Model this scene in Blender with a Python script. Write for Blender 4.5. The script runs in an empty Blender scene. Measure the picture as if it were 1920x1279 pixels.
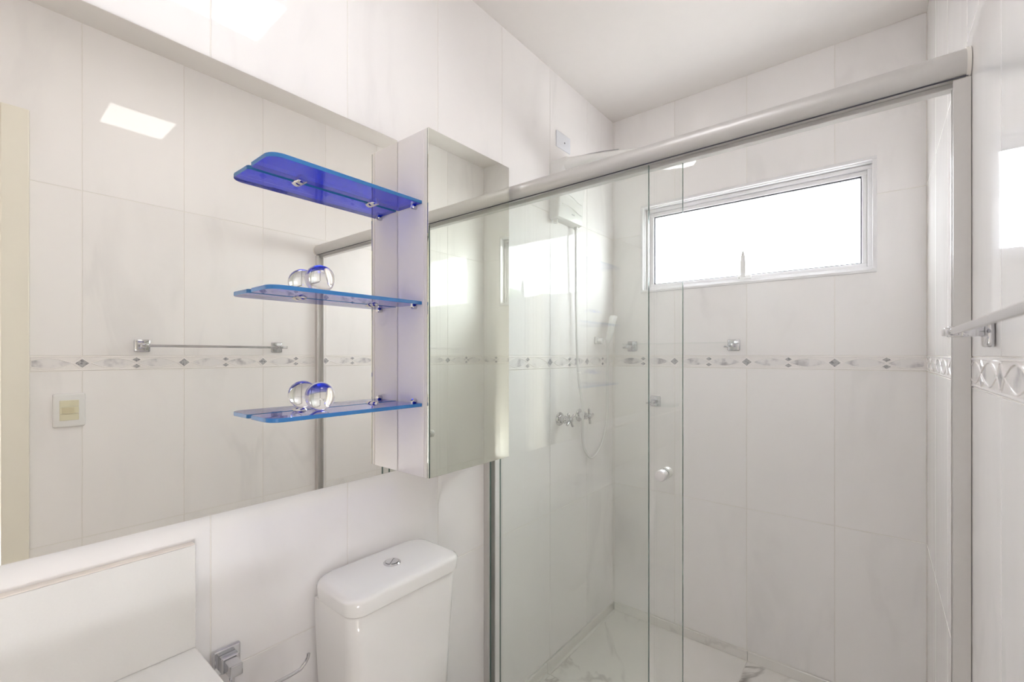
import bpy, bmesh, math, random
from mathutils import Vector, Matrix
random.seed(7)
SC = bpy.context.scene
COL = SC.collection

# ------------------------------------------------------------------ camera, world, light, exposure
W, YB, YR, ZC, ZF = 1.1815, 2.114, -0.85, 2.455, -0.022     # right wall x, back wall y, rear wall y, ceiling, floor
cam_d = bpy.data.cameras.new('camera'); cam = bpy.data.objects.new('camera', cam_d); COL.objects.link(cam)
cam.location = (1.0526, 0, 1.27); cam.rotation_euler = (math.pi/2, 0, 0.6821)
cam_d.sensor_width = 36; cam_d.lens = 846.8/1920*36; cam_d.shift_y = 26.1/1920; cam_d.clip_start = 0.005
cam_d.dof.use_dof = True; cam_d.dof.focus_distance = 1.35; cam_d.dof.aperture_fstop = 6.3
SC.camera = cam
world = bpy.data.worlds.new('overcast_sky'); SC.world = world; world.use_nodes = True
wb = world.node_tree.nodes['Background']; wb.inputs[0].default_value = (0.90, 0.95, 1.0, 1); wb.inputs[1].default_value = 8.8
sun_d = bpy.data.lights.new('sun', 'SUN'); sun_d.energy = 4.0; sun_d.angle = 0.2; sun_d.color = (1, .96, .9)
sun = bpy.data.objects.new('sun', sun_d); COL.objects.link(sun); sun.rotation_euler = (math.radians(35), 0, math.radians(20))
LAMP_E = 2.75
hall_d = bpy.data.lights.new('hallway_fill', 'AREA'); hall_d.shape = 'SQUARE'; hall_d.size = .5; hall_d.energy = 16; hall_d.color = (.93, .955, 1)  # added fill light, out of view and aimed up, to brighten the bathroom
hall = bpy.data.objects.new('hallway_fill_light', hall_d); COL.objects.link(hall); hall.location = (W+.85, -.30, .35); hall.rotation_euler = (math.radians(175), 0, 0)
SC.view_settings.view_transform = 'Standard'; SC.view_settings.look = 'None'
SC.view_settings.exposure = 1.17; SC.view_settings.gamma = 1; SC.view_settings.use_curve_mapping = False
c = SC.cycles
c.max_bounces = 14; c.diffuse_bounces = 12; c.glossy_bounces = 8; c.transmission_bounces = 8; c.transparent_max_bounces = 24
c.use_denoising = True; c.sample_clamp_indirect = 6.0; c.caustics_reflective = True; c.caustics_refractive = True
c.blur_glossy = 0.6

# ------------------------------------------------------------------ materials
def mat(name, col=(.8,.8,.8), rough=.5, metal=0., ior=1.5, spec=.5, coat=0.):
    m = bpy.data.materials.new(name); m.use_nodes = True
    b = m.node_tree.nodes['Principled BSDF']
    b.inputs['Base Color'].default_value = (*col, 1); b.inputs['Roughness'].default_value = rough
    b.inputs['Metallic'].default_value = metal; b.inputs['IOR'].default_value = ior
    b.inputs['Specular IOR Level'].default_value = spec; b.inputs['Coat Weight'].default_value = coat
    return m
def node(m, t, **kw):
    n = m.node_tree.nodes.new(t)
    for k, v in kw.items(): setattr(n, k, v)
    return n
def math_n(m, op, a, b=None):
    n = node(m, 'ShaderNodeMath', operation=op); L = m.node_tree.links
    for i, v in enumerate((a, b)):
        if v is None: continue
        if hasattr(v, 'links'): L.new(v, n.inputs[i])
        else: n.inputs[i].default_value = v
    return n.outputs[0]
def veined(name, base, vein, rough, scale=2.0, width=.06, strength=.5, cloud=.25, stretch=(1,1,1), rnd=True, bump=0.0, spec=.5):
    """base colour with soft clouds and branching veins; every piece gets its own stretch of stone"""
    m = mat(name, base, rough, spec=spec); N = m.node_tree; L = N.links; b = N.nodes['Principled BSDF']
    tc = node(m, 'ShaderNodeTexCoord'); mp = node(m, 'ShaderNodeMapping'); mp.inputs['Scale'].default_value = stretch
    L.new(tc.outputs['Object'], mp.inputs['Vector'])
    vec = mp.outputs[0]
    if rnd:
        oi = node(m, 'ShaderNodeObjectInfo'); mu = node(m, 'ShaderNodeVectorMath', operation='SCALE'); mu.inputs[0].default_value = (37, 91, 53)
        L.new(oi.outputs['Random'], mu.inputs['Scale']); ad = node(m, 'ShaderNodeVectorMath', operation='ADD')
        L.new(vec, ad.inputs[0]); L.new(mu.outputs[0], ad.inputs[1]); vec = ad.outputs[0]
    n1 = node(m, 'ShaderNodeTexNoise'); n1.inputs['Scale'].default_value = scale; n1.inputs['Detail'].default_value = 6; n1.inputs['Distortion'].default_value = .9
    L.new(vec, n1.inputs['Vector'])
    d = math_n(m, 'ABSOLUTE', math_n(m, 'SUBTRACT', n1.outputs['Fac'], .5))
    mr = node(m, 'ShaderNodeMapRange', interpolation_type='SMOOTHSTEP'); L.new(d, mr.inputs[0])
    mr.inputs[1].default_value = 0; mr.inputs[2].default_value = width; mr.inputs[3].default_value = strength; mr.inputs[4].default_value = 0
    n2 = node(m, 'ShaderNodeTexNoise'); n2.inputs['Scale'].default_value = scale*.8; n2.inputs['Detail'].default_value = 3
    L.new(vec, n2.inputs['Vector'])
    mr2 = node(m, 'ShaderNodeMapRange', interpolation_type='SMOOTHSTEP'); L.new(n2.outputs['Fac'], mr2.inputs[0])
    mr2.inputs[1].default_value = .45; mr2.inputs[2].default_value = .7; mr2.inputs[3].default_value = 0; mr2.inputs[4].default_value = 1
    vs = math_n(m, 'MULTIPLY', mr.outputs[0], mr2.outputs[0]); cl = math_n(m, 'MULTIPLY', mr2.outputs[0], cloud)
    f = math_n(m, 'ADD', vs, cl)
    mx = node(m, 'ShaderNodeMix', data_type='RGBA'); L.new(f, mx.inputs['Factor'])
    mx.inputs['A'].default_value = (*base, 1); mx.inputs['B'].default_value = (*vein, 1)
    L.new(mx.outputs['Result'], b.inputs['Base Color'])
    if bump:
        n3 = node(m, 'ShaderNodeTexNoise'); n3.inputs['Scale'].default_value = 9; n3.inputs['Detail'].default_value = 1
        L.new(vec, n3.inputs['Vector']); bp = node(m, 'ShaderNodeBump'); bp.inputs['Strength'].default_value = bump; bp.inputs['Distance'].default_value = .004
        L.new(n3.outputs['Fac'], bp.inputs['Height']); L.new(bp.outputs[0], b.inputs['Normal'])
    return m
def grained(name, col, rough, metal=0., scale=40, amt=.06, ior=1.5, spec=.5):
    """a plain surface with a trace of procedural mottling"""
    m = mat(name, col, rough, metal, ior, spec); L = m.node_tree.links; b = m.node_tree.nodes['Principled BSDF']
    tc = node(m, 'ShaderNodeTexCoord'); n = node(m, 'ShaderNodeTexNoise'); n.inputs['Scale'].default_value = scale; n.inputs['Detail'].default_value = 3
    L.new(tc.outputs['Object'], n.inputs['Vector']); mx = node(m, 'ShaderNodeMix', data_type='RGBA')
    L.new(n.outputs['Fac'], mx.inputs['Factor']); mx.inputs['A'].default_value = (*col, 1)
    mx.inputs['B'].default_value = (*[x*(1-amt) for x in col], 1); L.new(mx.outputs['Result'], b.inputs['Base Color'])
    return m
def thin_glass(name, tint, rough=0.0, r0=.04):
    """clear plate glass: each face lets light through with a slight tint and reflects by Schlick's law"""
    m = bpy.data.materials.new(name); m.use_nodes = True; N = m.node_tree; N.nodes.clear(); L = N.links
    out = node(m, 'ShaderNodeOutputMaterial'); tr = node(m, 'ShaderNodeBsdfTransparent'); tr.inputs[0].default_value = (*tint, 1)
    gl = node(m, 'ShaderNodeBsdfGlossy'); gl.inputs['Roughness'].default_value = rough; gl.inputs['Color'].default_value = (1, 1, 1, 1)
    lw = node(m, 'ShaderNodeLayerWeight'); lw.inputs['Blend'].default_value = .5
    p = math_n(m, 'POWER', lw.outputs['Facing'], 5.0); f = math_n(m, 'ADD', math_n(m, 'MULTIPLY', p, 1-r0), r0)
    mx = node(m, 'ShaderNodeMixShader'); L.new(f, mx.inputs[0]); L.new(tr.outputs[0], mx.inputs[1]); L.new(gl.outputs[0], mx.inputs[2])
    L.new(mx.outputs[0], out.inputs[0]); return m

TILEC = (.905, .884, .878)
M_TILE = veined('glazed_tile', TILEC, (.70, .68, .68), .035, scale=2.6, width=.08, strength=.26, cloud=.13, stretch=(1.6, 1, .55), bump=.05, spec=.30)
M_GROUT = grained('grout', (.87, .84, .80), .8, scale=120)
M_BORDER = grained('border_glaze', (.90, .87, .855), .12, scale=60, amt=.04)
M_RELIEF = grained('relief_white', (.93, .90, .89), .12, scale=60, amt=.03)
M_LENS = veined('marbled_lens', (.84, .82, .815), (.46, .44, .46), .15, scale=22, width=.12, strength=.5, cloud=.65)
M_DIAM = veined('silver_diamond', (.46, .45, .46), (.22, .22, .23), .3, scale=160, width=.2, strength=.8, cloud=.5)
M_CEIL = grained('ceiling_paint', (.83, .80, .775), .9, scale=25, amt=.03)
M_FLOOR = veined('marble_porcelain', (.86, .84, .81), (.34, .32, .30), .10, scale=2.0, width=.030, strength=1.0, cloud=.12)
M_MIRROR = mat('mirror_silver', (.94, .925, .88), .0, 1.0)
M_MIRROR2 = mat('cabinet_mirror_silver', (.90, .91, .85), .0, 1.0)
M_DARK = grained('dark_edge', (.05, .06, .055), .4)
M_LAM = grained('white_laminate', (.84, .805, .785), .32, scale=80, amt=.02)
M_LAM2 = grained('cream_edge', (.84, .81, .76), .4, scale=80, amt=.02)
M_PORC = grained('porcelain', (.86, .845, .83), .07, scale=10, amt=.02, spec=.6)
M_QUARTZ = grained('white_quartz', (.80, .785, .76), .12, scale=300, amt=.04)
M_CAULK = grained('caulk', (.90, .83, .76), .6)
M_CHROME = grained('chrome', (.66, .66, .68), .06, 1.0, scale=20, amt=.05)
M_SATIN = grained('satin_aluminium', (.60, .585, .57), .42, .40, scale=200, amt=.04)
M_PROFILE = grained('grey_aluminium', (.68, .665, .65), .35, .5, scale=100, amt=.05)
M_WINALU = grained('white_aluminium', (.80, .79, .80), .22, scale=50, amt=.02)
M_RUBBER = grained('black_gasket', (.06, .06, .075), .6)
M_PLAST = grained('white_plastic', (.83, .825, .81), .25, scale=40, amt=.02)
M_PLASTB = grained('cool_white_plastic', (.76, .78, .83), .3, scale=40, amt=.02)
M_CREAM = grained('cream_plastic', (.74, .70, .52), .3, scale=40, amt=.03)
M_CREAM2 = grained('aged_cream_plastic', (.62, .56, .38), .3, scale=40, amt=.03)
M_DOOR = grained('cream_door_paint', (.86, .82, .72), .3, scale=12, amt=.03)
M_KNOB = grained('brushed_knob', (.80, .79, .79), .28, .7, scale=60, amt=.04)
M_PANE = thin_glass('shower_glass', (.976, .986, .976))
M_PANEEDGE = mat('glass_cut_edge', (.10, .16, .14), .15)
M_WPANE = thin_glass('window_glass', (.99, .995, .99))
M_CLEAR = thin_glass('clear_shelf_glass', (.965, .975, .97))
M_BLUE = thin_glass('blue_glass', (.08, .18, .89))
M_BLUEE = mat('blue_glass_edge', (.025, .17, .45), .15, spec=.6)
M_BALL = bpy.data.materials.new('crystal'); M_BALL.use_nodes = True; M_BALL.node_tree.nodes.clear()
_o = node(M_BALL, 'ShaderNodeOutputMaterial'); _g = node(M_BALL, 'ShaderNodeBsdfGlass'); _g.inputs['IOR'].default_value = 1.5; _g.inputs['Roughness'].default_value = 0
M_BALL.node_tree.links.new(_g.outputs[0], _o.inputs[0])
M_LAMP = bpy.data.materials.new('led_diffuser'); M_LAMP.use_nodes = True; M_LAMP.node_tree.nodes.clear()
_o = node(M_LAMP, 'ShaderNodeOutputMaterial'); _g = node(M_LAMP, 'ShaderNodeEmission'); _g.inputs[0].default_value = (.97, .965, .985, 1); _g.inputs[1].default_value = LAMP_E*2.3
M_LAMP.node_tree.links.new(_g.outputs[0], _o.inputs[0])
M_WHITE = grained('lamp_frame_white', (.85, .85, .85), .4)
M_LEAF = veined('foliage', (.16, .26, .07), (.08, .15, .03), .6, scale=3, rnd=False)
M_BARK = grained('bark', (.16, .11, .07), .9, scale=8, amt=.4)
M_GRASS = grained('pale_paving', (.42, .40, .38), .9, scale=2, amt=.3)
M_BRAND = grained('grey_print', (.45, .45, .47), .5)

M_SKIRT = veined('skirting_porcelain', (.86, .84, .81), (.50, .48, .46), .10, scale=2.0, width=.03, strength=.45, cloud=.1)
# ------------------------------------------------------------------ mesh helpers
def finish(name, bm, mats, parent=None, smooth=False, kind=None, mesh=None):
    if mesh is None:
        mesh = bpy.data.meshes.new(name); bmesh.ops.recalc_face_normals(bm, faces=bm.faces); bm.to_mesh(mesh); bm.free()
        for m in (mats if isinstance(mats, (list, tuple)) else [mats]): mesh.materials.append(m)
        if smooth:
            for p in mesh.polygons: p.use_smooth = True
    o = bpy.data.objects.new(name, mesh); COL.objects.link(o)
    if parent: o.parent = parent
    if kind: o['kind'] = kind
    return o
def sharp(o, ang=35):
    """smooth shading with hard edges beyond the angle"""
    me = o.data; bm = bmesh.new(); bm.from_mesh(me)
    for e in bm.edges:
        if len(e.link_faces) == 2 and e.calc_face_angle(0) > math.radians(ang): e.smooth = False
    for f in bm.faces: f.smooth = True
    bm.to_mesh(me); bm.free(); return o
def tag(o, label=None, cat=None, group=None, kind=None):
    if label: o['label'] = label
    if cat: o['category'] = cat
    if group: o['group'] = group
    if kind: o['kind'] = kind
    return o
def thing(name, label, cat, loc=(0,0,0), rz=0, group=None):
    o = bpy.data.objects.new(name, None); COL.objects.link(o); o.location = loc; o.rotation_euler = (0, 0, rz); o.empty_display_size = .02
    return tag(o, label, cat, group)
def box(bm, x0, x1, y0, y1, z0, z1, bev=0, seg=2, mi=0):
    r = bmesh.ops.create_cube(bm, size=1)
    vs = r['verts']
    for v in vs: v.co = Vector(((x0+x1)/2+v.co.x*(x1-x0), (y0+y1)/2+v.co.y*(y1-y0), (z0+z1)/2+v.co.z*(z1-z0)))
    fs = set(f for v in vs for f in v.link_faces)
    for f in fs: f.material_index = mi
    if bev:
        es = list(set(e for v in vs for e in v.link_edges))
        r = bmesh.ops.bevel(bm, geom=es, offset=bev, segments=seg, affect='EDGES', profile=.5)
        for f in r['faces']: f.material_index = mi
    return bm
def bx(name, m, parent, *a, bev=0, seg=2):
    b = bmesh.new(); box(b, *a, bev=bev, seg=seg); o = finish(name, b, m, parent)
    if bev and seg > 1: sharp(o, 50)
    return o
def frame_axes(d):
    d = d.normalized(); u = Vector((0,0,1)) if abs(d.z) < .9 else Vector((1,0,0))
    a = d.cross(u).normalized(); return a, d.cross(a).normalized()
def tube(bm, pts, r, n=12, mi=0, caps=True):
    pts = [Vector(p) for p in pts]; rs = r if isinstance(r, (list, tuple)) else [r]*len(pts); rings = []
    a = None
    for i, p in enumerate(pts):
        d = (pts[min(i+1, len(pts)-1)]-pts[max(i-1, 0)]).normalized()
        if a is None: a, _ = frame_axes(d)
        else: a = (a-d*a.dot(d)).normalized()
        b = d.cross(a)
        rings.append([bm.verts.new(p+(a*math.cos(2*math.pi*k/n)+b*math.sin(2*math.pi*k/n))*rs[i]) for k in range(n)])
    for i in range(len(rings)-1):
        for k in range(n):
            bm.faces.new((rings[i][k], rings[i][(k+1)%n], rings[i+1][(k+1)%n], rings[i+1][k])).material_index = mi
    if caps:
        bm.faces.new(rings[0][::-1]).material_index = mi; bm.faces.new(rings[-1]).material_index = mi
    return bm
def lathe(bm, prof, n=32, origin=(0,0,0), axis=(0,0,1), mi=0):
    """prof: (radius, height) pairs from bottom to top"""
    ax = Vector(axis).normalized(); a, b = frame_axes(ax); o = Vector(origin); rings = []
    for r, h in prof:
        if r < 1e-6: rings.append([bm.verts.new(o+ax*h)])
        else: rings.append([bm.verts.new(o+ax*h+(a*math.cos(2*math.pi*k/n)+b*math.sin(2*math.pi*k/n))*r) for k in range(n)])
    for i in range(len(rings)-1):
        A, B = rings[i], rings[i+1]
        for k in range(n):
            q = [A[k % len(A)], A[(k+1) % len(A)], B[(k+1) % len(B)], B[k % len(B)]]
            q = [v for j, v in enumerate(q) if v not in q[:j]]
            if len(q) > 2: bm.faces.new(q).material_index = mi
    for R in (rings[0], rings[-1]):
        if len(R) > 1: bm.faces.new(R).material_index = mi
    return bm
def prism(bm, poly, z0, z1, fn=lambda x, y, z: (x, y, z), mi=0, bev=0):
    lo = [bm.verts.new(fn(x, y, z0)) for x, y in poly]; hi = [bm.verts.new(fn(x, y, z1)) for x, y in poly]; n = len(poly)
    fs = [bm.faces.new(lo[::-1]), bm.faces.new(hi)]+[bm.faces.new((lo[k], lo[(k+1)%n], hi[(k+1)%n], hi[k])) for k in range(n)]
    for f in fs: f.material_index = mi
    return fs
def round_rect(x0, x1, y0, y1, r, n=6, corners=(1,1,1,1)):
    pts = []
    for i, (cx, cy, a0) in enumerate(((x1-r, y1-r, 0), (x0+r, y1-r, 90), (x0+r, y0+r, 180), (x1-r, y0+r, 270))):
        if corners[i]:
            for k in range(n+1):
                a = math.radians(a0+90*k/n); pts.append((cx+r*math.cos(a), cy+r*math.sin(a)))
        else: pts.append(((x1, x0, x0, x1)[i], (y1, y1, y0, y0)[i]))
    return pts
def smooth_path(pts, n=8):
    P = [Vector(p) for p in pts]; out = []
    for i in range(len(P)-1):
        p0, p1, p2, p3 = P[max(i-1,0)], P[i], P[i+1], P[min(i+2, len(P)-1)]
        for k in range(n):
            t = k/n; out.append(.5*((2*p1)+(p2-p0)*t+(2*p0-5*p1+4*p2-p3)*t*t+(3*p1-p0-3*p2+p3)*t**3))
    out.append(P[-1]); return out

# ------------------------------------------------------------------ tiled walls
TW, GAP, PROUD = .3045, .0024, .0012
ZJ = [ZF, .0178, .6178, 1.2131, 1.2666, 1.8559, ZC]
cache = {}
def tile_mesh(w, h, hole=None):
    """a glazed tile in its own frame: x across, z up, face towards -y at y=0; hole (x0,x1,z0,z1) is cut away"""
    key = (round(w, 4), round(h, 4), hole and tuple(round(v, 4) for v in hole))
    if key in cache: return cache[key]
    g = GAP/2; x0, x1, z0, z1 = g, w-g, g, h-g
    xs = sorted(set([x0, x1]+([v for v in hole[:2] if x0+1e-4 < v < x1-1e-4] if hole else [])))
    zs = sorted(set([z0, z1]+([v for v in hole[2:] if z0+1e-4 < v < z1-1e-4] if hole else [])))
    bm = bmesh.new(); V = {(i, j): bm.verts.new((x, 0, z)) for i, x in enumerate(xs) for j, z in enumerate(zs)}
    for i in range(len(xs)-1):
        for j in range(len(zs)-1):
            mx, mz = (xs[i]+xs[i+1])/2, (zs[j]+zs[j+1])/2
            if hole and hole[0] < mx < hole[1] and hole[2] < mz < hole[3]: continue
            bm.faces.new((V[i,j], V[i+1,j], V[i+1,j+1], V[i,j+1]))
    for v in [v for v in bm.verts if not v.link_faces]: bm.verts.remove(v)
    if not bm.faces: bm.free(); cache[key] = None; return None
    be = [e for e in bm.edges if len(e.link_faces) == 1]
    r = bmesh.ops.extrude_edge_only(bm, edges=be)
    for v in [q for q in r['geom'] if isinstance(q, bmesh.types.BMVert)]: v.co.y += PROUD+.001
    bmesh.ops.bevel(bm, geom=[e for e in be if e.is_valid], offset=.0008, segments=2, affect='EDGES', profile=.5)
    me = bpy.data.meshes.new('tile'); bmesh.ops.recalc_face_normals(bm, faces=bm.faces)
    # open-backed shell: make sure the glazed face looks to -y
    big = max(bm.faces, key=lambda f: f.calc_area())
    if big.normal.y > 0: bmesh.ops.reverse_faces(bm, faces=bm.faces)
    bm.to_mesh(me); bm.free(); me.materials.append(M_TILE); cache[key] = me
    return me
def ribbon(bm, pts, w, y0, y1, mi):
    """raised line following (x,z) points"""
    prev = None
    for i, (x, z) in enumerate(pts):
        a = pts[max(i-1,0)]; b = pts[min(i+1,len(pts)-1)]; dx, dz = b[0]-a[0], b[1]-a[1]; l = math.hypot(dx, dz) or 1
        nx, nz = -dz/l*w/2, dx/l*w/2
        cur = [bm.verts.new((x+nx, y0, z+nz)), bm.verts.new((x+nx*.4, y1, z+nz*.4)), bm.verts.new((x-nx*.4, y1, z-nz*.4)), bm.verts.new((x-nx, y0, z-nz))]
        if prev:
            for k in range(3): bm.faces.new((prev[k], prev[k+1], cur[k+1], cur[k])).material_index = mi
        prev = cur
def curve_z(x, s):                                          # the border's crossing curves; x from the tile's left joint
    t = abs(x-TW/2)/.128
    return s*.0185*math.sin(math.pi*min(t, 1.0)) if t <= 1 else -s*.024*(t-1)/.19*1.0
def border_mesh(lo, hi):
    key = ('b', round(lo, 4), round(hi, 4))
    if key in cache: return cache[key]
    h = ZJ[4]-ZJ[3]; g = GAP/2; zc = h/2; bm = bmesh.new()
    box(bm, lo+g, hi-g, 0, PROUD+.001, g*.6, h-g*.6, bev=.0009, seg=1)
    for z in (.0035, h-.0035): ribbon(bm, [(lo+g, z), (hi-g, z)], .0042, 0, -.0012, 1)
    for s in (1, -1):
        pts = [(TW*i/48, zc+curve_z(TW*i/48, s)) for i in range(49)]
        pts = [p for p in pts if lo+g <= p[0] <= hi-g and abs(p[1]-zc) < h/2-.006]
        runs, cur = [], []
        for p in pts:
            if cur and p[0]-cur[-1][0] > TW/40: runs.append(cur); cur = []
            cur.append(p)
        runs.append(cur)
        for r in runs:
            if len(r) > 1: ribbon(bm, r, .0023, 0, -.0015, 1)
    for c0 in (TW/2-.064, TW/2+.064):                      # marbled lenses inside the curves
        xs = [c0-.058+.116*i/16 for i in range(17)]; xs = [x for x in xs if lo+g <= x <= hi-g]
        if len(xs) > 2:
            f = lambda x: .0155*math.sin(math.pi*(x-(c0-.062))/.124)
            poly = [(x, zc-f(x)) for x in xs]+[(x, zc+f(x)) for x in xs[::-1]]
            bm.faces.new([bm.verts.new((x, -.0003, z)) for x, z in poly]).material_index = 2
    me = bpy.data.meshes.new('border_tile'); bmesh.ops.recalc_face_normals(bm, faces=bm.faces); bm.to_mesh(me); bm.free()
    for m in (M_BORDER, M_RELIEF, M_LENS): me.materials.append(m)
    cache[key] = me; return me
def diamond_mesh(w, h):
    key = ('d', w, h)
    if key in cache: return cache[key]
    bm = bmesh.new(); k = 1.28
    o = [(-w/2*k, 0), (0, -h/2*k), (w/2*k, 0), (0, h/2*k)]; i_ = [(x/k, z/k) for x, z in o]
    O = [bm.verts.new((x, 0, z)) for x, z in o]; I = [bm.verts.new((x, -.0011, z)) for x, z in i_]; J = [bm.verts.new((x*.93, -.0006, z*.93)) for x, z in i_]
    cc = bm.verts.new((0, -.0016, 0))
    for q in range(4):
        r = (q+1) % 4
        bm.faces.new((O[q], O[r], I[r], I[q])).material_index = 1; bm.faces.new((I[q], I[r], J[r], J[q])).material_index = 1
        bm.faces.new((J[q], J[r], cc)).material_index = 0
    me = bpy.data.meshes.new('diamond'); bmesh.ops.recalc_face_normals(bm, faces=bm.faces); bm.to_mesh(me); bm.free()
    me.materials.append(M_DIAM); me.materials.append(M_RELIEF); cache[key] = me; return me
def link(name, me, parent, loc, rz=0):
    o = bpy.data.objects.new(name, me); COL.objects.link(o); o.parent = parent; o.location = loc; o.rotation_euler = (0, 0, rz); return o
def tiled_wall(name, slab, org, rz, length, j0, hole=None, skip=None):
    """org: world point at run 0 on the glazed face; runs along local x rotated by rz; j0: a joint position"""
    b = bmesh.new(); box(b, *slab) if not isinstance(slab, list) else [box(b, *s) for s in slab]
    wall = finish(name, b, M_GROUT, None, kind='structure')
    ca, sa = math.cos(rz), math.sin(rz)
    P = lambda u, z: (org[0]+ca*u, org[1]+sa*u, z)
    js = [0.0]+[j0+TW*k for k in range(-20, 20) if .004 < j0+TW*k < length-.004]+[length]
    for r in range(len(ZJ)-1):
        z0, z1 = ZJ[r], ZJ[r+1]
        for a, e in zip(js[:-1], js[1:]):
            if skip and skip[0] < e-1e-4 and a < skip[1]-1e-4 and z0 < skip[2]-1e-4:
                H = (skip[0]-a, skip[1]-a, -1, skip[2]-z0)
            elif hole and hole[0] < e and a < hole[1] and hole[2] < z1 and z0 < hole[3]:
                H = (hole[0]-a, hole[1]-a, hole[2]-z0, hole[3]-z0)
            else: H = None
            if r == 3:
                if skip and H:
                    if skip[0] <= a and e <= skip[1]: continue
                full0 = a if abs((a-j0)/TW-round((a-j0)/TW)) < 1e-3 else e-TW       # where the pattern would start
                lo, hi = a-full0, e-full0
                if skip and H:
                    if a < skip[1] < e: lo = skip[1]-full0
                    elif a < skip[0] < e: hi = skip[0]-full0
                if hi-lo < .01: continue
                t = link('border_tile', border_mesh(lo, hi), wall, P(full0, z0), rz); h = z1-z0
                for k in (TW/2,):
                    if lo+.012 < k < hi-.012:
                        for s in (-1, 1): link('diamond', diamond_mesh(.027, .0172), t, (k, -.0002, h/2+s*.0125), 0)
                if lo < .001 and full0 > .03 and a > 0: link('diamond', diamond_mesh(.040, .034), t, (0, -.0004, h/2), 0)
            else:
                me = tile_mesh(e-a, z1-z0, H)
                if me: link('tile', me, wall, P(a, z0), rz)
    return wall
T = PROUD
# left wall: face at x=0 looks to +x; local -y must map to +x  -> rz = +90 deg, run along +y
wall_left = tiled_wall('wall_left', (-.12, -T, YR-.1, YB+.1, ZF-.1, ZC+.1), (0, YR), math.pi/2, YB-YR, .6306-YR)
# right wall: face at x=W looks to -x; rz = -90, run along -y from the back wall
DY0, DY1, DZ = -.62, .090, 2.02                              # door opening in the right wall
AR = .065                                                    # architrave width
wall_right = tiled_wall('wall_right', [(W+T, W+.12, YR-.1, DY0, ZF-.1, ZC+.1), (W+T, W+.12, DY1, YB+.1, ZF-.1, ZC+.1), (W+T, W+.12, DY0, DY1, DZ, ZC+.1)],
                        (W, YB), -math.pi/2, YB-YR, YB-(.2839+6*TW), skip=(YB-(DY1+AR), YB-(DY0-AR), DZ+AR))
# back wall: face at y=YB looks to -y, run along +x
WX0, WX1, WZ0, WZ1 = .160, 1.041, 1.578, 1.985
sl = [(-.12, WX0, YB+T, YB+.16, ZF-.1, ZC+.1), (WX1, W+.12, YB+T, YB+.16, ZF-.1, ZC+.1), (WX0, WX1, YB+T, YB+.16, ZF-.1, WZ0), (WX0, WX1, YB+T, YB+.16, WZ1, ZC+.1)]
wall_back = tiled_wall('wall_back', sl, (0, YB), 0, W, .3132, hole=(WX0, WX1, WZ0, WZ1))
wall_front = tiled_wall('wall_front', (-.12, W+.12, YR-.12, YR-T, ZF-.1, ZC+.1), (W, YR), math.pi, W, .26)
b = bmesh.new(); box(b, -.12, W+.12, YR-.12, YB+.16, ZC, ZC+.12); ceiling = finish('ceiling', b, M_CEIL, kind='structure')
# floor with large porcelain tiles
b = bmesh.new(); box(b, -.12, W+.12, YR-.12, YB+.16, ZF-.12, ZF-.0022); floor = finish('floor', b, M_GROUT, kind='structure')
fx = [0, .022, .622, W]; fy = [YR, -.286, .314, .914, 1.14, 1.19, 1.514, YB]
for i in range(3):
    for j in range(len(fy)-1):
        if j == 4: continue
        bb = bmesh.new(); w, d = fx[i+1]-fx[i], fy[j+1]-fy[j]
        box(bb, .001-w/2, w/2-.001, .001-d/2, d/2-.001, -.004, 0, bev=.0006, seg=1)
        o = finish('floor_tile', bb, M_FLOOR, floor); o.location = (fx[i]+w/2, fy[j]+d/2, ZF)
# low marble skirting in the shower
def skirt(name, x0, x1, y0, y1, along, cuts):
    e = bpy.data.objects.new(name, None); COL.objects.link(e); e['kind'] = 'structure'
    for a, c_ in zip(cuts[:-1], cuts[1:]):
        bb = bmesh.new()
        if along == 'x': box(bb, -(c_-a)/2+.0008, (c_-a)/2-.0008, y0, y1, ZF, .0185, bev=.0012, seg=1)
        else: box(bb, x0, x1, -(c_-a)/2+.0008, (c_-a)/2-.0008, ZF, .0185, bev=.0012, seg=1)
        o = finish('skirting_tile', bb, M_SKIRT, e)
        o.location = ((a+c_)/2, 0, 0) if along == 'x' else (0, (a+c_)/2, 0)
skirt('baseboard_back', 0, 0, YB-.009, YB-.0005, 'x', [0.012, .622, W-.012])
skirt('baseboard_left', .0005, .009, 0, 0, 'y', [1.20, 1.514, YB-.002])
skirt('baseboard_right', W-.009, W-.0005, 0, 0, 'y', [1.20, 1.514, YB-.002])
# threshold strip under the shower screen
b = bmesh.new(); box(b, .001, W-.001, 1.125, 1.19, ZF-.002, .012, bev=.003); o = finish('trim_1', b, M_QUARTZ, kind='structure')

# ------------------------------------------------------------------ window
def ring(bm, x0, x1, z0, z1, t, y0, y1, bev=.0015):
    box(bm, x0, x1, y0, y1, z1-t, z1, bev=bev, seg=1); box(bm, x0, x1, y0, y1, z0, z0+t, bev=bev, seg=1)
    box(bm, x0, x0+t, y0, y1, z0+t, z1-t, bev=bev, seg=1); box(bm, x1-t, x1, y0, y1, z0+t, z1-t, bev=bev, seg=1)
win = bpy.data.objects.new('window_1', None); COL.objects.link(win); win['kind'] = 'structure'
b = bmesh.new(); ring(b, WX0-.012, WX1+.006, WZ0-.006, WZ1+.012, .0125, YB-.005, YB+.008); finish('architrave', b, M_WINALU, win)
b = bmesh.new(); ring(b, WX0, WX1, WZ0, WZ1, .004, YB+.008, YB+.15, bev=0); finish('reveal', b, M_WINALU, win)
b = bmesh.new(); ring(b, WX0+.005, WX1-.005, WZ0+.005, WZ1-.005, .017, YB+.030, YB+.075); finish('window_frame', b, M_WINALU, win)
sash = bpy.data.objects.new('sash', None); COL.objects.link(sash); sash.parent = win
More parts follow.
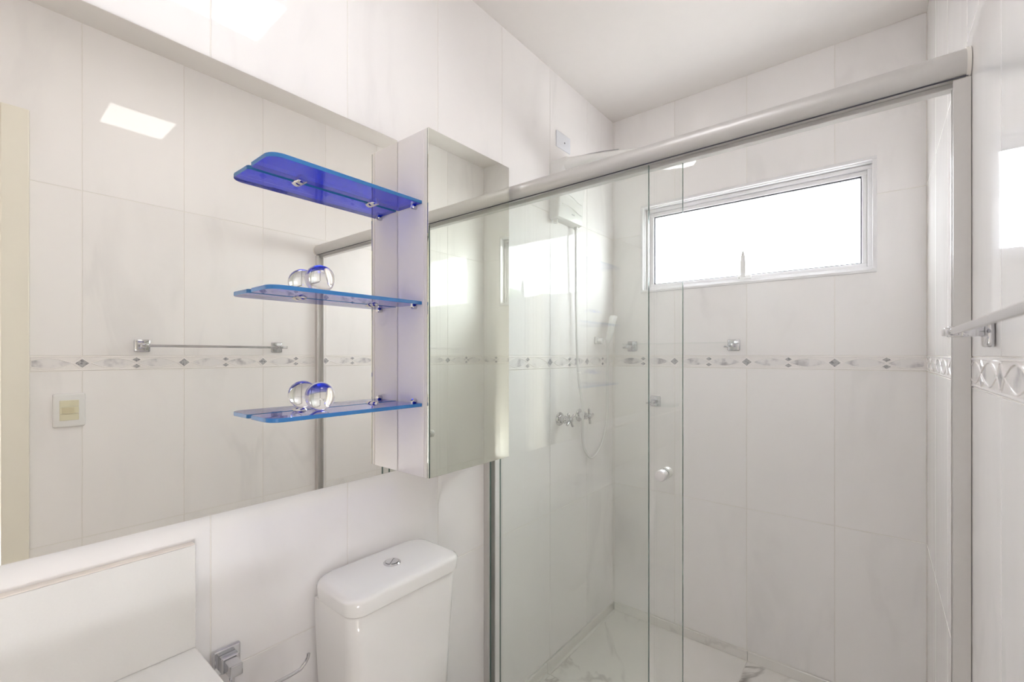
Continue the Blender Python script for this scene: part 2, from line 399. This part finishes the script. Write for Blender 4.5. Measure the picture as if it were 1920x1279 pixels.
b = bmesh.new(); ring(b, WX0+.022, WX1-.022, WZ0+.020, WZ1-.024, .0165, YB+.036, YB+.062); sash2 = finish('sash_frame', b, M_WINALU, sash)
b = bmesh.new(); ring(b, WX0+.0385, WX1-.0385, WZ0+.0365, WZ1-.0405, .0042, YB+.044, YB+.056, bev=0); finish('gasket', b, M_RUBBER, sash)
b = bmesh.new(); box(b, WX0+.039, WX1-.039, YB+.049, YB+.053, WZ0+.037, WZ1-.041); finish('pane', b, M_WPANE, sash)
lat = thing('window_latch', 'small white lever latch standing up from the bottom edge of the window', 'latch', (.600, YB+.036, WZ0+.028))
b = bmesh.new(); box(b, -.024, .030, -.012, 0, -.010, .008, bev=.003); finish('latch_base', b, M_PLAST, lat)
b = bmesh.new(); prof = [(-.009,0),(-.0105,.03),(-.0105,.06),(-.0075,.09),(-.003,.108),(.0,.112),(.003,.108),(.007,.09),(.0095,.06),(.0095,.03),(.009,0)]
prism(b, prof, -.020, -.011, fn=lambda x, z, y: (x, y, z)); finish('lever', b, M_PLAST, lat)
b = bmesh.new(); lathe(b, [(.0018,0),(.0018,.001)], 10, (-.017,-.0125,-.003), (0,-1,0)); finish('screw', b, M_RUBBER, lat)

# ------------------------------------------------------------------ door (beside the camera, seen in the mirror)
door = bpy.data.objects.new('door_1', None); COL.objects.link(door); door['kind'] = 'structure'
b = bmesh.new()
box(b, W-.014, W+.10, DY1, DY1+AR-.001, ZF+.001, DZ+AR, bev=.003); box(b, W-.014, W+.10, DY0-AR+.001, DY0, ZF+.001, DZ+AR, bev=.003)
box(b, W-.014, W+.10, DY0, DY1, DZ, DZ+AR, bev=.003); finish('door_frame', b, M_DOOR, door)
b = bmesh.new(); box(b, W+.125, W+.125+DY1-DY0-.01, DY0-.035, DY0, ZF+.005, DZ-.003, bev=.002); leaf = finish('door_leaf', b, M_DOOR, door)  # leaf set open so the added hallway fill reaches the room
b = bmesh.new(); lathe(b, [(.024,0),(.024,.008),(.009,.010),(.009,.03)], 24, (W+.77, DY0, 1.0), (0,1,0)); tube(b, [(W+.77, DY0+.035, 1.0), (W+.72, DY0+.035, 1.0), (W+.66, DY0+.035, 1.0)], .008); finish('door_handle', b, M_CHROME, leaf)
# unseen hallway added beyond the door to spread the fill light inwards
b = bmesh.new(); HX, H0, H1 = W+1.7, -1.7, 1.1
box(b, HX, HX+.1, H0, H1, ZF, 2.5); box(b, W+.12, HX, H0-.1, H0, ZF, 2.5); box(b, W+.12, HX, H1, H1+.1, ZF, 2.5)
box(b, W+.12, HX, H0, H1, 2.5, 2.6); box(b, W+.105, W+.12, YR-.9, YR-.1, ZF, 2.5); finish('wall_added_hallway', b, M_CEIL, kind='structure')
b = bmesh.new(); box(b, W+.12, HX, H0, H1, ZF-.1, ZF); finish('floor_added_hallway', b, M_QUARTZ, kind='structure')

# ------------------------------------------------------------------ ceiling lamp
LX, LY, LS, LZ = .575, .562, .24, 2.404
lamp = thing('ceiling_light', 'square white panel lamp on the ceiling, reflected bright in the glazed wall', 'light', (LX, LY, ZC))
b = bmesh.new(); h = LS/2+.010
box(b, -h, h, -h, h, LZ-ZC+.004, -.0005, bev=.003); finish('lamp_frame', b, M_WHITE, lamp)
b = bmesh.new(); h = LS/2; box(b, -h, h, -h, h, LZ-ZC-.0005, LZ-ZC+.0035); finish('diffuser', b, M_LAMP, lamp)

# ------------------------------------------------------------------ wall mirror and mirrored cabinet
MX, MY, MZ0, MZ1 = .014, .7753, .9495, 1.8655
mir = thing('wall_mirror', 'large frameless mirror on the tiled wall above the basin splashback', 'mirror', (0, -.3, MZ0))
b = bmesh.new(); box(b, .001, MX-.004, 0, MY+.3-.0015, 0, MZ1-MZ0); finish('backing', b, M_DARK, mir)
b = bmesh.new(); box(b, MX-.004, MX, -.001, MY+.3-.0012, -.001, MZ1-MZ0+.001, bev=.0008, seg=1); finish('mirror_glass', b, M_MIRROR, mir)
CX1, CY1, CZ0, CZ1 = .1422, 1.1065, .947, 1.864
cab = thing('mirror_cabinet', 'tall white wall cabinet with a mirrored door, right of the blue shelves', 'cabinet', (0, MY, CZ0))
b = bmesh.new(); box(b, .0015, CX1-.0185, 0, CY1-MY, 0, CZ1-CZ0, bev=.0008, seg=1); finish('carcass', b, M_LAM, cab)
b = bmesh.new(); box(b, CX1-.0175, CX1-.0055, 0, CY1-MY, 0, CZ1-CZ0, bev=.0015); dr = finish('door', b, M_LAM2, cab)
b = bmesh.new(); box(b, CX1-.0055, CX1-.0035, .0008, CY1-MY-.0008, .0008, CZ1-CZ0-.0008); finish('mirror_backing', b, M_DARK, dr)
b = bmesh.new(); box(b, CX1-.0035, CX1, 0, CY1-MY, 0, CZ1-CZ0, bev=.0007, seg=1); finish('mirror_panel', b, M_MIRROR2, dr)

# ------------------------------------------------------------------ blue glass shelves and crystal balls
def shelf(z, lab):
    t = thing('glass_shelf', lab, 'shelf', (0, 0, z), group='blue glass shelves in front of the mirror')
    b = bmesh.new(); poly = [p for p in round_rect(MX+.0055, .119, .392, MY-.002, .026, 8, corners=(0, 0, 0, 1)) if not (p[0] < .03 and p[1] < .4)]; th = .0088
    poly = poly[:2]+[(MX+.0055, .400), (MX+.0075, .3945), (MX+.0125, .392)]+poly[2:]
    fs = prism(b, poly, -th, 0)
    bmesh.ops.bevel(b, geom=[e for e in b.edges if abs(e.verts[0].co.z-e.verts[1].co.z) < 1e-6], offset=.0008, segments=1, affect='EDGES')
    for f in b.faces: f.material_index = 0 if abs(f.normal.z) > .9 else 1
    b.normal_update()
    for f in b.faces: f.material_index = 0 if abs(f.normal.z) > .9 else 1
    finish('glass_plate', b, [M_BLUE, M_BLUEE], t)
    for y in (.500, .693):                                   # half-round clips on the mirror
        b = bmesh.new(); lathe(b, [(.0, .0), (.0085, .0), (.0105, .003), (.0105, .0155), (.008, .019), (0, .0195)], 20, (MX, y, -th/2), (1,0,0))
        bmesh.ops.scale(b, vec=(1, 1.15, .95), verts=b.verts, space=Matrix.Translation((0, -y, th/2)))
        finish('mirror_clip', b, M_CHROME, t, smooth=False); 
    b = bmesh.new(); lathe(b, [(0,0),(.006,0),(.0065,.002),(.0065,.012),(.005,.014),(0,.014)], 18, (.092, MY, -th-.0045 if z > 1.2 else .005), (0,-1,0)); finish('side_pin', b, M_CHROME, t)
    return t
shelf(1.6768, 'uppermost blue glass shelf, empty, high in front of the mirror')
shelf(1.4113, 'middle blue glass shelf holding one crystal ball')
shelf(1.1425, 'lowest blue glass shelf seen from above, holding one crystal ball')
def ball(z, lab):
    b = bmesh.new(); bmesh.ops.create_icosphere(b, subdivisions=5, radius=.0325); o = finish('crystal_ball', b, M_BALL, smooth=True)
    o.location = (.055, .528, z+.0329); tag(o, lab, 'ball', 'crystal balls on the blue shelves')
ball(1.4113, 'clear crystal ball on the middle blue shelf')
ball(1.1425, 'clear crystal ball on the lowest blue shelf')

# ------------------------------------------------------------------ vanity
van = thing('vanity_counter', 'white stone vanity counter with upright splashback under the mirror', 'counter', (0, 0, .701))
VY = .2945
b = bmesh.new(); box(b, .0005, .0205, -.80, VY, .0, .199, bev=.0015); finish('splashback', b, M_QUARTZ, van)
b = bmesh.new(); box(b, .0005, .0185, -.80, VY-.0005, .1992, .2008, bev=.0006, seg=1); finish('caulk_line', b, M_CAULK, van)
b = bmesh.new(); box(b, .0005, .50, -.80, VY+.001, -.035, -.0003, bev=.003); finish('countertop', b, M_QUARTZ, van)
vb = thing('vanity_cabinet', 'white vanity cabinet under the stone counter', 'cabinet', (0, 0, 0))
b = bmesh.new(); box(b, .001, .455, -.79, VY-.01, .12, .665); finish('carcass', b, M_LAM, vb)
for y0, y1 in ((-.788, -.262), (-.258, VY-.012)):
    d_ = bx('cabinet_door', M_LAM2, vb, .456, .474, y0, y1, .124, .658, bev=.002)
    b = bmesh.new(); tube(b, [(.474, (y0+y1)/2-.05, .62), (.494, (y0+y1)/2-.05, .62), (.494, (y0+y1)/2+.05, .62), (.474, (y0+y1)/2+.05, .62)], .004, 8); finish('handle', b, M_CHROME, d_)

# ------------------------------------------------------------------ toilet
toi = thing('toilet', 'white ceramic close-coupled toilet with a chrome dual flush button', 'toilet', (0, .695, ZF))
ty0, ty1, tx1 = .536, .853, .176
def loft(bm, secs, n):
    rings = [[bm.verts.new(p) for p in s] for s in secs]
    for A, B in zip(rings[:-1], rings[1:]):
        for k in range(n): bm.faces.new((A[k], A[(k+1)%n], B[(k+1)%n], B[k]))
    bm.faces.new(rings[0][::-1]); bm.faces.new(rings[-1]); return rings
b = bmesh.new(); secs = []
for z, ins in ((.36, .030), (.40, .012), (.50, .009), (.60, .004), (.6925, .0008), (.6945, .0018), (.6955, .0045)):
    secs.append([(x, y-.695, z-ZF) for x, y in round_rect(.012, tx1-ins, ty0+ins, ty1-ins, .034, 8, corners=(1, 0, 0, 1))])
loft(b, secs, len(secs[0])); sharp(finish('tank', b, M_PORC, toi), 60)
b = bmesh.new(); secs = []
for z, ins in ((.6985, .0015), (.7005, -.0035), (.728, -.006), (.7345, -.0035), (.7385, .002), (.7402, .009), (.7408, .02)):
    secs.append([(x, y-.695, z-ZF) for x, y in round_rect(.010 if ins < .01 else .012, tx1-ins+.003, ty0+ins-.001, ty1-ins+.001, .036, 10, corners=(1, 1, 1, 1))])
loft(b, secs, len(secs[0])); lid = sharp(finish('tank_lid', b, M_PORC, toi), 60)
b = bmesh.new(); lathe(b, [(.0215,0),(.0215,.002),(.0195,.0042),(.0178,.0042),(.0178,.0030),(0,.0030)], 36, (.091, .700-.695, .7405-ZF)); fb = finish('flush_button', b, M_CHROME, lid)
for s in (1, -1):
    b = bmesh.new(); pts = [(.0165*math.cos(math.radians(a)), .0165*math.sin(math.radians(a))) for a in range(-84, 85, 12)]
    pts = [(.003 if s > 0 else .002, -.0160)]+pts[1:-1]+[(.003 if s > 0 else .002, .0160)]+[(-.002+.005*math.cos(t), 0.010*math.sin(t)) for t in (.8, 0, -.8)][0:0]
    prism(b, [(x*s, y*s) for x, y in pts], .003, .0056 if s > 0 else .0050, fn=lambda x, y, z: (.091+x*.8-y*.6, .005+x*.6+y*.8, .7405-ZF+z)); finish('button_half', b, M_CHROME, lid)
b = bmesh.new(); secs = []
for z, cx_, rx, ry in ((0, .36, .20, .11), (.05, .36, .19, .10), (.18, .38, .20, .12), (.30, .40, .245, .165), (.385, .415, .26, .18), (.40, .415, .258, .178)):
    secs.append([(cx_+rx*math.cos(2*math.pi*k/36), ry*math.sin(2*math.pi*k/36), z) for k in range(36)])
loft(b, secs, 36); box(b, .012, .25, -.10, .10, 0, .395, bev=.02); sharp(finish('bowl', b, M_PORC, toi), 50)
b = bmesh.new(); secs = []
for z, k_ in ((.401, .97), (.404, 1.0), (.425, 1.0), (.432, .97)):
    secs.append([(.415+.262*k_*math.cos(2*math.pi*k/36), .182*k_*math.sin(2*math.pi*k/36), z) for k in range(36)])
loft(b, secs, 36); sharp(finish('seat_cover', b, M_PORC, toi), 50)

# ------------------------------------------------------------------ angle valve, paper holder
vlv = thing('angle_valve', 'square chrome stop valve on the wall between counter and toilet', 'valve', (0, .352, .642))
b = bmesh.new(); box(b, .0005, .012, -.026, .026, -.026, .026, bev=.0035, seg=2); finish('wall_flange', b, M_CHROME, vlv)
b = bmesh.new(); box(b, .012, .030, -.016, .016, -.016, .016, bev=.003); finish('valve_body', b, M_CHROME, vlv)
b = bmesh.new(); box(b, .030, .062, -.0115, .0115, -.012, .012, bev=.002); finish('square_handle', b, M_CHROME, vlv)
b = bmesh.new(); tube(b, smooth_path([(.022, .004, -.014), (.022, .006, -.06), (.022, .006, -.16), (.020, .0, -.26), (.012, -.01, -.34)], 6), .005, 10); finish('supply_hose', b, M_CHROME, vlv)
tp = thing('paper_holder', 'curved chrome rod paper holder on the wall beside the toilet tank', 'holder', (0, .32, .565))
b = bmesh.new(); box(b, .0005, .010, -.022, .022, -.022, .022, bev=.003); finish('wall_plate', b, M_CHROME, tp)
b = bmesh.new(); tube(b, smooth_path([(.01, 0, 0), (.06, .0, .008), (.085, .02, .024), (.090, .06, .030), (.090, .135, .030), (.090, .152, .036), (.090, .161, .046), (.090, .164, .056)], 6), .0036, 12); finish('rod', b, M_CHROME, tp)

# ------------------------------------------------------------------ shower screen
scr = thing('shower_screen', 'fixed clear glass shower pane under a thick satin rail', 'shower screen', (0, 1.16, 0))
RZ = 1.798
b = bmesh.new()
prof = [(.0275*math.cos(math.radians(a)), .0275*math.sin(math.radians(a))) for a in range(-62, 243, 8)]
prism(b, prof, .006, W-.006, fn=lambda y, z, x: (x, y, RZ+z)); sharp(finish('rail', b, M_SATIN, scr), 30)
for x0, x1 in ((.0008, .0065), (W-.0065, W-.0008)):
    b = bmesh.new(); prism(b, [(y*1.07, z*1.07) for y, z in prof], x0, x1, fn=lambda y, z, x: (x, y, RZ+z)); finish('end_cap', b, M_LAM2, scr)
b = bmesh.new(); box(b, .004, W-.004, -.0150, -.0132, RZ-.0262, RZ-.0238); finish('dark_strip', b, M_RUBBER, scr)  # thin dark strip along the rail's lower front edge
b = bmesh.new(); box(b, .003, W-.003, .004, .026, RZ-.034, RZ-.024, bev=.001, seg=1); finish('door_channel', b, M_PROFILE, scr)
for x0, x1 in ((.0008, .024), (W-.024, W-.0008)):
    b = bmesh.new(); box(b, x0, x1, -.018, -.014, .014, RZ-.03); box(b, x0, x1, .012, .016, .014, RZ-.03); xx = x0 if x0 < .5 else x1-.003
    box(b, xx, xx+.003, -.014, .012, .014, RZ-.03); finish('wall_profile', b, M_PROFILE, scr)
b = bmesh.new(); box(b, .020, .581, -.010, -.002, .0125, RZ-.027); b.normal_update()
for f in b.faces: f.material_index = 1 if abs(f.normal.x) > .9 else 0
finish('fixed_pane', b, [M_PANE, M_PANEEDGE], scr)
sd = thing('sliding_shower_door', 'clear glass sliding shower door pushed open behind the fixed pane, with a round knob', 'shower door', (.045, 1.177, 0))
b = bmesh.new(); box(b, 0, .617, -.004, .004, .014, RZ-.0345); b.normal_update()
for f in b.faces: f.material_index = 1 if abs(f.normal.x) > .9 else 0
finish('glass_panel', b, [M_PANE, M_PANEEDGE], sd)
kp = [(0,0),(.011,0),(.011,.003),(.0135,.004),(.0145,.006),(.0145,.009),(.0125,.010),(.0125,.012),(.0145,.013),(.0145,.028),(.013,.0305),(.0,.0312)]
b = bmesh.new(); lathe(b, kp, 32, (.569, -.004, .957), (0,-1,0)); lathe(b, kp[:8]+[(.0145,.013),(.0145,.018),(.013,.020),(0,.0205)], 32, (.569, .004, .957), (0,1,0)); sharp(finish('knob', b, M_KNOB, sd), 30)

# ------------------------------------------------------------------ towel bar on the right wall
tb = thing('towel_bar', 'chrome towel bar with square brackets on the wall opposite the mirror', 'towel bar', (W, .452, 1.305))
L_ = .500
for y in (0, L_):
    br = bx('bracket_plate', M_CHROME, tb, -.009, -.0005, y-.025, y+.025, -.024, .024, bev=.004)
    bx('bracket_post', M_CHROME, br, -.048, -.009, y-.007, y+.007, -.008, .008, bev=.0015)
    bx('bar_clamp', M_CHROME, br, -.052, -.036, y-(.010 if y else .012), y+(.030 if y else .010), -.006, .006, bev=.0015)
b = bmesh.new(); tube(b, [(-.044, .008, 0), (-.044, L_-.008, 0)], .0052, 14); finish('bar', b, M_CHROME, tb)

# ------------------------------------------------------------------ light switch
sw = thing('light_switch', 'white light switch plate with cream modules on the tiled wall below the towel bar', 'switch', (W, .250, 1.0765))
b = bmesh.new()
o_ = round_rect(-.041, .041, -.0585, .0585, .005, 4)
secs = [[(x_, y*k, z*k) for y, z in o_] for x_, k in ((-.0005, 1.0), (-.006, 1.0), (-.0095, .965), (-.0105, .90))]
n = len(o_); rings = [[b.verts.new(p) for p in s] for s in secs]
for A, B in zip(rings[:-1], rings[1:]):
    for k in range(n): b.faces.new((A[k], A[(k+1)%n], B[(k+1)%n], B[k]))
b.faces.new(rings[-1]); b.faces.new(rings[0][::-1]); sharp(finish('plate', b, M_PLAST, sw), 50)
for zz, hh, m_, x1 in ((.0235, .0115, M_CREAM, -.012), (0, .0112, M_CREAM, -.0118), (-.0235, .0115, M_CREAM, -.012)):
    bx('module', m_, sw, x1, -.009, -.0245, .0245, zz-hh, zz+hh, bev=.0008, seg=1)
b = bmesh.new(); prism(b, [(-.0118, -.0105), (-.0165, -.0105), (-.0125, .0105), (-.0118, .0105)], -.019, .012, fn=lambda x, z, y: (x, y, z)); tag(finish('rocker', b, M_CREAM2, sw), 'aged cream rocker')

# ------------------------------------------------------------------ back wall shower fittings
def square_bracket(parent, x, z, stub):
    br = bx('bracket_plate', M_CHROME, parent, x-.0245, x+.0245, YB-.008, YB-.0005, z-.0245, z+.0245, bev=.004)
    bx('bracket_post', M_CHROME, br, x-.010, x+.010, YB-.060, YB-.008, z-.009, z+.007, bev=.002)
    if stub: bx('peg', M_CHROME, br, x-.030, x-.010, YB-.050, YB-.042, z-.010, z-.004, bev=.001)
rk = thing('shower_shelf', 'clear narrow glass shelf on two square chrome brackets above the tile border', 'shelf', (0, 0, 0))
square_bracket(rk, .106, 1.3125, True); square_bracket(rk, .568, 1.3125, True)
bx('glass_strip', M_CLEAR, rk, .080, .594, YB-.066, YB-.018, 1.3205, 1.3245)
sd2 = thing('soap_dish', 'chrome square bracket with a clear glass soap dish below the tile border', 'soap dish', (0, 0, 0))
square_bracket(sd2, .224, 1.049, True)
b = bmesh.new(); secs = []
for z, k in ((1.033, .85), (1.036, .95), (1.0485, 1.0)):
    secs.append([((x-.29)*k+.29, (y-(YB-.055))*k+YB-.055, z) for x, y in round_rect(.236, .345, YB-.092, YB-.018, .012, 4)])
loft(b, secs, len(secs[0])); finish('dish', b, M_CLEAR, sd2)

# ------------------------------------------------------------------ electric shower on the left wall
es = thing('electric_shower', 'white electric shower with a wide flat arm reaching over the cubicle', 'shower', (0, 1.64, 1.83))
b = bmesh.new(); secs = []
for z, xf, y0, y1 in ((0, .034, -.100, .094), (.006, .042, -.103, .098), (.05, .047, -.102, .098), (.11, .050, -.100, .097), (.16, .058, -.099, .096), (.20, .070, -.098, .095), (.226, .085, -.097, .094), (.238, .085, -.094, .091)):
    secs.append([(x, y, z) for x, y in round_rect(.0008, xf, y0, y1, .012, 5, corners=(1, 0, 0, 1))])
loft(b, secs, len(secs[0])); body = sharp(finish('body', b, M_PLAST, es), 40)
for z0, amp in ((.105, .006), (.060, .006)):                # raised wave lines across the front
    b = bmesh.new(); tube(b, [(.049+(.002 if z0 > .1 else 0), -.075+.15*i/12, z0+amp*math.sin(i/12*math.pi*1.6)-.010*i/12) for i in range(13)], .0022, 6); finish('wave_rib', b, M_PLAST, body)
b = bmesh.new(); prism(b, [(-.012+.0, .03), (.012, .03), (.012, .036), (-.012, .036)], .0472, .0476, fn=lambda y, z, x: (x, y+.01, z)); finish('logo_mark', b, M_BRAND, body)
b = bmesh.new(); secs = []
for x, zt, th, hw in ((.006, .238, .050, .093), (.07, .238, .046, .096), (.18, .222, .034, .096), (.30, .203, .030, .095), (.42, .184, .030, .092), (.49, .170, .032, .080), (.53, .160, .030, .055), (.546, .152, .020, .030)):
    s_ = [(x, -hw, zt-th*.7), (x, -hw*.97, zt-th*.25), (x, -hw*.9, zt), (x, 0, zt+.004), (x, hw*.9, zt), (x, hw*.97, zt-th*.25), (x, hw, zt-th*.7), (x, hw*.9, zt-th), (x, 0, zt-th-.002), (x, -hw*.9, zt-th)]
    secs.append(s_)
loft(b, secs, 10); arm = sharp(finish('arm', b, M_PLAST, es), 50)
b = bmesh.new(); lathe(b, [(0,0),(.046,0),(.050,.004),(.050,.012),(0,.012)], 32, (.44, 0, .136), (.17,0,1)); finish('spray_face', b, M_PLAST, arm)
b = bmesh.new(); tube(b, [(.14, -.075, .231), (.18, -.080, .2255), (.24, -.083, .2165), (.30, -.082, .207)], .0016, 6); finish('seam_line', b, M_BRAND, arm)
b = bmesh.new(); lathe(b, [(0,-.016),(.010,-.016),(.011,-.012),(.011,.0),(0,.0)], 18, (.018, -.083, 0)); finish('adjust_knob', b, M_PLAST, body)
b = bmesh.new(); lathe(b, [(.0,-.010),(.009,-.010),(.010,.0),(0,.0)], 18, (.020, .075, 0)); finish('hose_nut', b, M_PLAST, body)
# hand shower: holder, handset, hose
hs = thing('hand_shower', 'white hand shower in its wall clip with a long looping white hose', 'hand shower', (0, 1.935, 1.34))
b = bmesh.new(); box(b, .0006, .012, -.020, .020, -.018, .018, bev=.005); lathe(b, [(.012,0),(.014,.004),(.014,.022),(.011,.026)], 18, (.012, 0, -.004), (1,0,0)); finish('wall_clip', b, M_PLAST, hs)
b = bmesh.new(); secs = []
for t, w_, d_ in ((0, .008, .008), (.012, .010, .010), (.020, .019, .011), (.05, .021, .010), (.09, .022, .010), (.128, .023, .011), (.135, .021, .009)):
    cx_, cy_, cz_ = .042+t*.10, .038+t*.28, -.015+t
    secs.append([(cx_+y, cy_+x, cz_) for x, y in round_rect(-w_, w_, -d_, d_, min(w_, d_)*.6, 3)])
loft(b, secs, len(secs[0])); sharp(finish('handset', b, M_PLAST, hs), 40)
b = bmesh.new()
hz = [(.020, 1.715, 1.822), (.020, 1.716, 1.70), (.018, 1.722, 1.45), (.024, 1.728, 1.20), (.040, 1.738, 1.05), (.040, 1.742, .98), (.020, 1.772, .91), (.012, 1.805, .84), (.012, 1.868, .790), (.014, 1.94, .818), (.016, 1.992, .89), (.02, 2.010, .98), (.028, 1.997, 1.10), (.038, 1.980, 1.24), (.041, 1.975, 1.325)]
tube(b, smooth_path([(x, y-1.935, z-1.34) for x, y, z in hz], 8), .0052, 10); finish('hose', b, M_PLAST, hs, smooth=True)
# cross-handle valves
def cross_valve(y, ang, lab):
    t = thing('shower_valve', lab, 'valve', (0, y, .998), group='chrome shower valves')
    b = bmesh.new(); lathe(b, [(.0285,.0006),(.0285,.004),(.026,.008),(.019,.010),(.0165,.012),(.0165,.030),(.0145,.033),(.0145,.036),(.011,.038),(.011,.044),(0,.044)], 32, (0,0,0), (1,0,0)); sharp(finish('flange', b, M_CHROME, t), 30)
    b = bmesh.new(); lathe(b, [(0,.044),(.0105,.044),(.012,.048),(.012,.058),(.009,.064),(0,.066)], 24, (0,0,0), (1,0,0))
    for k in range(4):
        a = math.radians(ang+90*k); c_, s_ = math.cos(a), math.sin(a)
        tube(b, [(.053, c_*.006, s_*.006), (.054, c_*.020, s_*.020), (.055, c_*.032, s_*.032), (.055, c_*.0345, s_*.0345)], [.0055, .0052, .0062, .004], 10)
    sharp(finish('cross_handle', b, M_CHROME, t), 40)
cross_valve(1.615, 32, 'chrome cross-handle shower valve, the one nearer the screen')
cross_valve(1.775, 8, 'chrome cross-handle shower valve beside the hanging hose')
# blank junction cover
jc = thing('cable_cover', 'small square blank white cover plate high on the wall above the electric shower', 'cover plate', (0, 1.640, 2.180))
bx('plate', M_PLASTB, jc, .0006, .0065, -.054, .054, -.034, .034, bev=.002)
b = bmesh.new(); lathe(b, [(0,0),(.0035,0),(.0035,.001),(0,.001)], 10, (.0064, .006, -.002), (1,0,0)); finish('screw', b, M_RUBBER, jc)
# floor drain
dn = thing('floor_drain', 'small dark metal drain grate in the shower floor corner', 'drain', (.716, 1.930, ZF))
bx('drain_frame', M_PROFILE, dn, -.05, .05, -.05, .05, .0003, .003, bev=.001, seg=1)
bx('grate', M_DARK, dn, -.044, .044, -.044, .044, .003, .0042)

# ------------------------------------------------------------------ outdoors through the window
b = bmesh.new(); box(b, -60, 60, YB+.5, 90, -3.2, -3.0); g = finish('garden_ground', b, M_GRASS, kind='structure')
def tree(x, y, h, r, lab, n=1500, sq=1.0):
    t = thing('tree', lab, 'tree', (x, y, -3.0), group='garden trees beyond the window')
    b = bmesh.new(); tube(b, [(0,0,0),(.05,.02,h*.35),(-.04,.05,h*.75)], [.16,.12,.05], 8); finish('trunk', b, M_BARK, t)
    b = bmesh.new()
    lobes = [(random.uniform(-.5,.5)*r, random.uniform(-.5,.5)*r, h-r*sq*random.uniform(.45,1.5), r*random.uniform(.35,.6)) for _ in range(12)]+[(0,0,h-r*.4,r*.4)]
    for _ in range(n):
        cx_, cy_, cz_, rr = random.choice(lobes); d = Vector((random.gauss(0,1), random.gauss(0,1), random.gauss(0,1))).normalized()*rr*random.uniform(.6,1.02)
        p = Vector((cx_, cy_, cz_))+Vector((d.x, d.y, d.z*sq)); u, v = frame_axes(Vector((random.gauss(0,1), random.gauss(0,1), random.gauss(0,1)+.01))); s = random.uniform(.07,.17)
        b.faces.new([b.verts.new(p+u*s), b.verts.new(p+v*s*.6), b.verts.new(p-u*s), b.verts.new(p-v*s*.6)])
    finish('crown', b, M_LEAF, t)
def az(a, d): return (.6+d*math.sin(math.radians(a)), YB+d*math.cos(math.radians(a)))
tree(*az(41, 14), 6.9, 1.6, 'broad bushy garden tree farthest right beyond the window')
tree(*az(34, 19), 7.3, 1.6, 'rounded garden tree between the broad tree and the tall slim one')
tree(*az(29.5, 13), 6.3, .8, 'tall slim garden tree right of the window view', 900, 2.0)
tree(*az(23, 16), 6.2, 1.4, 'low spreading garden tree right of the window view')
tree(*az(-17.5, 14), 6.55, .55, 'small pale tree tip showing at the lower left of the window', 500, 1.4)
